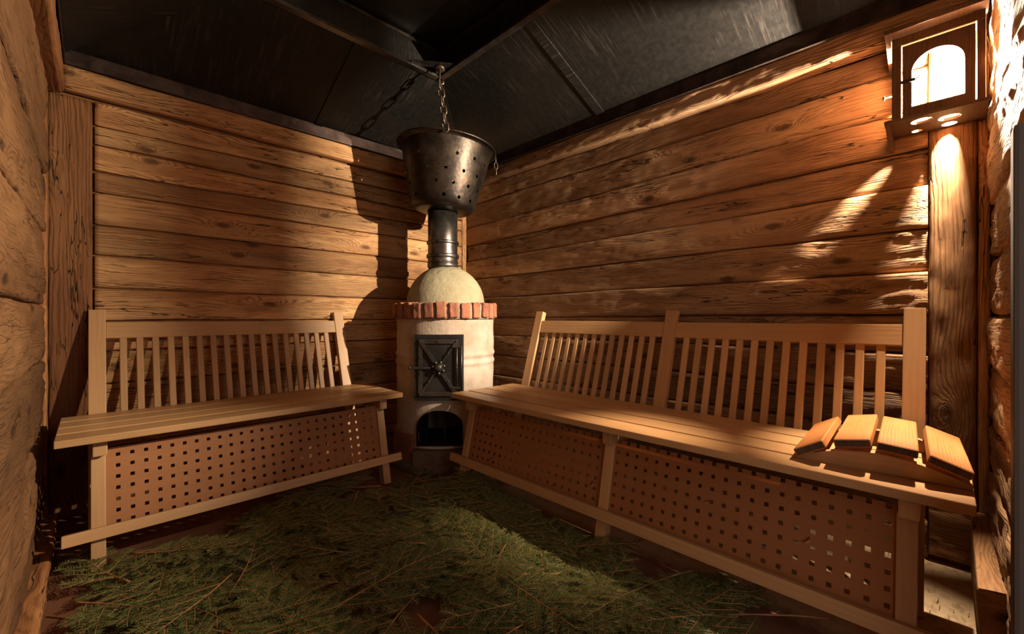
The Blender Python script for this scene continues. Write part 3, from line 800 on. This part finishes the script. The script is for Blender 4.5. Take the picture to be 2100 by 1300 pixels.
def link_bm(L=.062, W=.034, r=.0036):
    b = new_bm(); pts = []
    hl = (L - W) / 2
    for k in range(9): a = PI * k / 8; pts.append(((W / 2 - r) * math.cos(a), 0, hl + (W / 2 - r) * math.sin(a)))
    for k in range(9): a = PI + PI * k / 8; pts.append(((W / 2 - r) * math.cos(a), 0, -hl + (W / 2 - r) * math.sin(a)))
    tube(b, pts, r, 8, closed=True); return b
me_l = None
def chain(name, label, top, bot, n, L=.062, W=.034, r=.0036, twist=0.0):
    global me_l
    t = thing(name, label, 'chain', top)
    top, bot = Vector(top), Vector(bot); d = bot - top
    q = Vector((0, 0, 1)).rotation_difference(-d.normalized())
    first = None
    for k in range(n):
        if first is None: first = obj('chain_link', link_bm(L, W, r), M['chain'], t); o = first
        else: o = first.copy(); C.objects.link(o); o.parent = t
        o.location = d * ((k + .5) / n)
        o.rotation_mode = 'QUATERNION'
        o.rotation_quaternion = q @ Matrix.Rotation((PI / 2) * (k % 2) + twist, 3, 'Z').to_quaternion()
    return t
HOOK = Vector((1.291, 1.847, 2.050))
att = Vector(bk.location) + tilt.to_3x3() @ (Vector((-.60, -.80, 0)) * .287 + Vector((0, 0, .372)))
ht = HOOK + Vector((0, 0, .0)); 
chain('hanging_chain', 'long rusty iron chain running from the hood corner hook to the bucket rim', ht, att + Vector((0, 0, -.008)), 6, L=(ht - att).length / 6 + .019, W=.039, r=.0041, twist=.6)
hk = thing('ceiling_hook', 'forged nail hook with a round head in the hood corner above the chain', 'hook', HOOK)
bm = new_bm(); tube(bm, [(.004, .004, .072), (0, 0, .03), (0, 0, -.012), (.006, -.006, -.022), (.014, -.012, -.016), (.014, -.012, -.002)], .0052, 10); obj('hook_shank', bm, M['chain'], hk)
bm = new_bm(); lathe(bm, [(0, 0), (.022, .002), (.026, .008), (.022, .016), (0, .018)], 14, Matrix.Translation((.004, .004, .058)) @ Matrix.Rotation(.2, 4, 'Y')); obj('hook_head', bm, M['chain'], hk)
# beam corner the nail sits in is the shaft flange; the second chain hangs from the rim
rd = Vector((.80, -.60, 0)).normalized()
a2 = Vector(bk.location) + tilt.to_3x3() @ (rd * .292 + Vector((0, 0, .366)))
chain('short_chain', 'short loose chain end dangling from the bucket rim above the long bench', a2 + Vector((0, 0, .006)), a2 + Vector((.004, -.003, -.105)), 3, L=.046, W=.024, r=.0028, twist=.9)

# ------------------------------------------------------------------ lantern
LXF = 1.86
ln = thing('wall_lantern', 'brown wooden box lantern with arched glass door shining in the wall corner', 'lantern', (AX - .02, 0, 1.435))
L0 = Vector((AX - .02, 0, 1.435))
def lb(lo, hi, name, mat=M['lantern'], bev=.002):
    b = new_bm(); flatbox(b, Vector(lo) - L0, Vector(hi) - L0, bev=bev); return obj(name, b, mat, ln)
Y0, Y1 = -.088, .118
lb((LXF, .0955, 1.447), (LXF + .018, Y1, 1.70), 'front_stile'); lb((LXF, Y0, 1.447), (LXF + .018, -.0705, 1.70), 'front_stile')
lb((LXF - .002, Y0, 1.693), (LXF + .016, Y1, 1.72), 'top_rail')
lb((1.815, -.093, 1.722), (1.998, .134, 1.736), 'roof_board')
def holed(z0, z1, holes, r, x0, x1, y0, y1, name):
    b = new_bm(); flatbox(b, Vector((x0, y0, z0)) - L0, Vector((x1, y1, z1)) - L0)
    o = obj(name, b, M['lantern'])
    c = new_bm()
    for hx, hy, r in holes:
        b2 = new_bm(); bmesh.ops.create_cone(b2, cap_ends=True, segments=24, radius1=r, radius2=r, depth=.1)
        add_bm(c, b2, Matrix.Translation(Vector((hx, hy, (z0 + z1) / 2)) - L0))
    boolean(o, c); o.parent = ln; return o
holed(1.437, 1.446, [(1.868, .047, .0262), (1.958, .061, .013), (1.895, -.014, .0255), (1.958, -.014, .018)], 0, 1.818, 1.998, -.093, .134, 'bottom_board')
b = new_bm(); poly_prism(b, [(-.0, 0), (.17, 0), (.17, -.05)], -.006, .006, Matrix.Translation(Vector((1.82, .126, 1.437)) - L0)); obj('bracket', b, M['lantern'], ln)
b = new_bm(); poly_prism(b, [(-.0, 0), (.17, 0), (.17, -.06)], -.006, .006, Matrix.Translation(Vector((1.82, .126, 1.722)) - L0)); obj('bracket', b, M['lantern'], ln)
b = new_bm(); flatbox(b, Vector((1.850, -.080, 1.4475)) - L0, Vector((1.990, .108, 1.4495)) - L0); obj('added_dim_pane', b, M['dimmer'], ln)  # added pane, dims the bulb light falling through the bottom holes
# door with arched light
yc, hw = .0125, .080
N = 28
def archpts(w, z0, z1, rise, c=yc):
    """closed outline with N points: bottom edge then arch"""
    pts = [(c - w, z0), (c, z0), (c + w, z0)]
    m = N - 3
    for k in range(m):
        a = PI * k / (m - 1); pts.append((c + w * math.cos(a), z1 + rise * (math.sin(a))))
    return pts
def rectpts(w, z0, z1, c=yc):
    pts = [(c - w, z0), (c, z0), (c + w, z0)]; m = N - 3
    for k in range(m):
        a = PI * k / (m - 1); x = math.cos(a); s = math.sin(a)
        q = max(abs(x), s); pts.append((c + w * x / q, z1 - .12 + .12 * s / q))
    return pts
b = new_bm()
TM = Matrix(((0, 1, 0, LXF - L0.x), (1, 0, 0, -L0.y), (0, 0, 1, -L0.z), (0, 0, 0, 1)))
poly_prism(b, rectpts(hw, 1.456, 1.688), 0.0, .014, TM, hole=archpts(.058, 1.488, 1.596, .056))
bmesh.ops.recalc_face_normals(b, faces=b.faces[:])
dr = obj('lantern_door', b, M['lantern'], ln)
b = new_bm(); poly_prism(b, archpts(.062, 1.484, 1.598, .058), .006, .008, TM); bmesh.ops.recalc_face_normals(b, faces=b.faces[:]); obj('glass_pane', b, M['glass'], dr)
b = new_bm()
box(b, (.034, .004, .010), Matrix.Translation(Vector((LXF - .003, .079, 1.572)) - L0) @ Matrix.Rotation(PI / 2, 4, 'Z'), bev=.001)
box(b, (.016, .004, .016), Matrix.Translation(Vector((LXF - .003, .056, 1.572)) - L0) @ Matrix.Rotation(PI / 4, 4, 'X'), bev=.001)
obj('strap_hinge', b, M['iron'], dr)
b = new_bm(); tube(b, [Vector((LXF + .02, Y1, 1.545)) - L0, Vector((LXF + .02, Y1 + .018, 1.545)) - L0, Vector((LXF + .02, Y1 + .019, 1.545)) - L0, Vector((LXF + .02, Y1 + .024, 1.545)) - L0], [.002, .002, .0075, .005], 10); obj('side_knob', b, M['brass'], ln)
# unseen side boards, added to block bulb light from the nearest walls
lb((1.9370, Y1 - .008, 1.447), (2.006, Y1, 1.722), 'side_board'); lb((1.90, Y0, 1.447), (1.992, Y0 + .008, 1.722), 'side_board')
# bulb and holder
BP = Vector((1.935, -.028, 1.549))
b = new_bm(); lathe(b, [(.0, -.020), (.008, -.018), (.0135, -.008), (.0145, .0), (.012, .012), (.008, .026), (.008, .032)], 20, Matrix.Translation(BP - L0), cap=False); obj('bulb', b, M['bulb'], ln)
b = new_bm(); lathe(b, [(.012, .030), (.014, .034), (.014, .065), (.008, .07), (.008, .19)], 20, Matrix.Translation(BP - L0)); obj('bulb_holder', b, M['white'], ln)
ld = bpy.data.lights.new('lantern_bulb_light', 'POINT'); ld.energy = 158.0; ld.color = (1.0, .82, .61); ld.shadow_soft_size = .012
lo_ = bpy.data.objects.new('lantern_bulb_light', ld); C.objects.link(lo_); lo_.parent = ln; lo_.location = BP - L0

# ------------------------------------------------------------------ fir boughs
def needles(bm, pts, dens, ln_, w, spread_up=.22, taper=True):
    uv = bm.loops.layers.uv.verify()
    seglen = [(pts[i + 1] - pts[i]).length for i in range(len(pts) - 1)]; tot = sum(seglen)
    n = int(tot / dens); shade = random.random() * .5
    for k in range(n):
        s = (k + random.random()) / n * tot; i = 0; q = s
        while i < len(seglen) - 1 and q > seglen[i]: q -= seglen[i]; i += 1
        p = pts[i].lerp(pts[i + 1], min(1, q / max(1e-6, seglen[i])))
        tn = (pts[i + 1] - pts[i]).normalized()
        side = 1 if k % 2 else -1
        lat = tn.cross(Vector((0, 0, 1))).normalized() * side
        ang = 1.08 + random.uniform(-.12, .12); up = random.uniform(-.04, spread_up)
        d = (tn * math.cos(ang) + lat * math.sin(ang) + Vector((0, 0, up))).normalized()
        f = 1.0
        if taper: f = .55 + .45 * min(1, (tot - s) / .03, (s + .01) / .03)
        L = ln_ * f * random.uniform(.8, 1.1)
        wv = d.cross(Vector((0, 0, 1)))
        wv = (wv.normalized() + Vector((0, 0, random.uniform(-.5, .5)))).normalized() * w * .5
        tip = p + d * L + tn * L * .16; mid = p + d * L * .5
        vs = [bm.verts.new(p - wv * .6), bm.verts.new(p + wv * .6), bm.verts.new(mid + wv), bm.verts.new(mid - wv), bm.verts.new(tip + wv * .35), bm.verts.new(tip - wv * .35)]
        sh = min(1, shade + random.random() * .5)
        for ff in ((0, 1, 2, 3), (3, 2, 4, 5)):
            fc = bm.faces.new([vs[j] for j in ff]); fc.material_index = 0
            for lp in fc.loops: lp[uv].uv = (sh, 0)
def bough(L, seed, bare=.16):
    random.seed(seed)
    st_, nd = new_bm(), new_bm()
    bend = random.uniform(-.5, .5); n = 12; main = []
    p = Vector((0, 0, 0)); a = -bend / 2
    for i in range(n + 1):
        main.append(p.copy()); a += bend / n + random.uniform(-.05, .05)
        p = p + Vector((math.cos(a), math.sin(a), .16 * math.sin(PI * i / n) * .3 - .02 * (i > n * .6))) * (L / n)
    tube(st_, main, [.0030 * (1 - .72 * i / n) for i in range(n + 1)], 6)
    i0 = int(n * bare)
    needles(nd, main[i0 + 3:], .0026, .021, .0028)
    for i in range(i0, n):
        for side in (1, -1):
            if random.random() < .3: continue
            t = (main[i + 1] - main[i]).normalized(); lat = t.cross(Vector((0, 0, 1))).normalized() * side
            fr = (i - i0) / (n - i0)
            l = L * (.40 * (1 - fr) + .10) * random.uniform(.75, 1.1)
            an = random.uniform(.75, 1.0)
            d = (t * math.cos(an) + lat * math.sin(an)).normalized(); m = 5; tw = [main[i].lerp(main[i + 1], random.random())]
            for k in range(m):
                d = (d + t * .07 + Vector((0, 0, random.uniform(-.06, .05)))).normalized(); tw.append(tw[-1] + d * l / m)
            tube(st_, tw, [.0014 * (1 - .5 * k / m) for k in range(m + 1)], 5)
            needles(nd, tw, .0025, .021, .0027)
            if l > .11:
                for k in (2, 3):
                    for s2 in (1, -1):
                        t2 = (tw[k + 1] - tw[k]).normalized(); la2 = t2.cross(Vector((0, 0, 1))).normalized() * s2
                        d2 = (t2 * .65 + la2 * .76).normalized(); l2 = l * random.uniform(.22, .38)
                        q2 = [tw[k], tw[k] + d2 * l2 * .5, tw[k] + (d2 + t2 * .1).normalized() * l2]
                        tube(st_, q2, [.0010, .0009, .0007], 4); needles(nd, q2, .0026, .019, .0026)
    return st_, nd
variants = []
for k, (L, bare) in enumerate(((.42, .12), (.36, .05), (.50, .25), (.30, .0), (.40, .2), (.58, .38), (.26, .0), (.34, .15))):
    s_, n_ = bough(L, 100 + k, bare)
    ms = bpy.data.meshes.new('bough_stem'); s_.to_mesh(ms); s_.free(); ms.materials.append(M['twig'])
    mn = bpy.data.meshes.new('needles'); n_.normal_update(); n_.to_mesh(mn); n_.free(); mn.materials.append(M['needle'])
    variants.append((ms, mn, L))
random.seed(2024)
def pix(x, y, z=0.03):
    """point of the floor litter seen at a place in the photograph, used only to note where things lie"""
    d = 872 * (H - z) / (y - 648); u = (x - 1050) / 872
    return Vector((d * (.7022 + .7120 * u), d * (.7120 - .7022 * u), z))
ZONES = {
 'lit': ('green fir bough in the bright lamplit patch in the middle of the floor', 'boughs in the lamplit patch'),
 'stove': ('dark fir bough on the floor just in front of the stove', 'boughs before the stove'),
 'short': ('dim fir bough on the floor along the foot of the shorter bench', 'boughs along the shorter bench'),
 'left': ('dim fir bough on the floor along the near side wall', 'boughs beside the near wall'),
 'long': ('dark fir bough on the floor along the foot of the long bench', 'boughs along the long bench'),
 'near': ('fir bough on the floor at the very front, farthest from the stove', 'boughs at the front of the floor'),
}
def zone(p):
    d = p.x * .7022 + p.y * .712
    if p.x > .70 and p.x < 1.14 and .65 < p.y < 1.35: return 'lit'
    if p.y > 1.45 and p.x > .85: return 'stove'
    if p.x > 1.05: return 'long'
    if p.y > 1.5: return 'short'
    if p.x < .22: return 'left'
    return 'near'
def put_bough(vi, p, rz, tx=0, ty=0, s=1.0, lab=None, group=None):
    ms, mn, L = variants[vi]
    o = bpy.data.objects.new('fir_bough', None); C.objects.link(o); o.empty_display_size = .05
    o.location = p; o.rotation_euler = (tx, ty, rz); o.scale = (s, s, s)
    a = bpy.data.objects.new('stem', ms); C.objects.link(a); a.parent = o
    b = bpy.data.objects.new('needles', mn); C.objects.link(b); b.parent = o
    o['label'] = lab or ZONES[zone(p)][0]; o['category'] = 'fir bough'; o['group'] = group or ZONES[zone(p)][1]
    return o
cnt = 0; tries = 0; placed = []
while cnt < 138 and tries < 6000:
    tries += 1
    x = random.uniform(-.08, 1.30); y = random.uniform(.35, 1.90)
    if x * .7022 + y * .712 < .88: continue
    md = .10 if zone(Vector((x, y, 0))) != 'lit' else .065
    if any((x - a) ** 2 + (y - b) ** 2 < md * md for a, b in placed): continue
    vi = random.choice((0, 1, 2, 3, 4, 4, 6, 7, 7, 1)); L = variants[vi][2]
    rz = random.uniform(0, 2 * PI)
    ex, ey = x + math.cos(rz) * L, y + math.sin(rz) * L
    if not (-.11 < ex < 1.36 and .2 < ey < 2.02): continue
    placed.append((x, y)); cnt += 1
    z = random.uniform(.012, .045)
    put_bough(vi, Vector((x, y, z)), rz, random.uniform(-.12, .12), random.uniform(-.08, .03))
# long bare-stemmed boughs that stand out
for vi, a, b, z, lab in (
    (5, (1420, 1170), (1180, 1285), .05, 'long bare-stemmed fir bough curving beside the middle leg of the long bench'),
    (5, (1700, 1268), (1290, 1290), .04, 'long straight bare fir stem low beside the long bench'),
    (5, (560, 1010), (760, 985), .04, 'long thin bare fir stem beside the foot rail of the shorter bench'),
    (2, (380, 1240), (470, 1300), .05, 'thick bare fir stem sticking out of the dim litter near the front'),
    (4, (1038, 1115), (1010, 1215), .075, 'fir bough with a curved bare brown stem topping the lamplit patch')):
    P, Q = pix(*a, z), pix(*b, z); d = Q - P
    o = put_bough(vi, P, math.atan2(d.y, d.x), 0, -.03, max(.6, min(1.25, d.length / variants[vi][2])), lab, 'bare-stemmed boughs')
# loose needles swept onto the floor under and beside the benches
bm = new_bm(); uv = bm.loops.layers.uv.verify()
for k in range(1500):
    if k < 420: x, y = random.uniform(1.45, 1.97), random.uniform(-.06, .45)
    else: x, y = random.uniform(-.1, 1.9), random.uniform(.3, 2.3)
    a = random.uniform(0, PI); l = random.uniform(.008, .02); w = .0008
    c = Vector((x, y, random.uniform(.006, .008))); d = Vector((math.cos(a), math.sin(a), 0)) * l / 2; e = Vector((-math.sin(a), math.cos(a), 0)) * w
    f = bm.faces.new([bm.verts.new(q) for q in (c - d - e, c + d * 0 - e * 1.2 + e * .5, c + d - e, c + d + e, c - d + e)])
    for lp in f.loops: lp[uv].uv = (random.random() * .6, 0)
o = obj('fallen_needles', bm, M['needle']); tag(o, 'loose green fir needles strewn over the bare floor', 'needles'); o['kind'] = 'stuff'

# ------------------------------------------------------------------ light from the open doorway, camera
w = bpy.data.worlds.new('World'); SC.world = w; w.use_nodes = True
w.node_tree.nodes['Background'].inputs[0].default_value = (1.0, .89, .80, 1)
w.node_tree.nodes['Background'].inputs[1].default_value = .25
cd = bpy.data.cameras.new('camera'); co = bpy.data.objects.new('camera', cd); C.objects.link(co)
co.location = (0, 0, H); co.rotation_euler = (PI / 2, 0, -R(44.6))
cd.lens = 36 * 872 / 2100; cd.sensor_width = 36; cd.clip_start = .02
cd.shift_y = -2 / 2100
SC.camera = co
SC.view_settings.view_transform = 'Standard'; SC.view_settings.look = 'None'
SC.view_settings.exposure = 2.35; SC.view_settings.gamma = 1.0; SC.view_settings.use_curve_mapping = False
SC.cycles.max_bounces = 7; SC.cycles.diffuse_bounces = 4; SC.cycles.glossy_bounces = 3; SC.cycles.transparent_max_bounces = 8
SC.cycles.use_adaptive_sampling = True; SC.cycles.adaptive_threshold = .02
SC.cycles.caustics_reflective = False; SC.cycles.caustics_refractive = False
SC.cycles.sample_clamp_indirect = 3.0
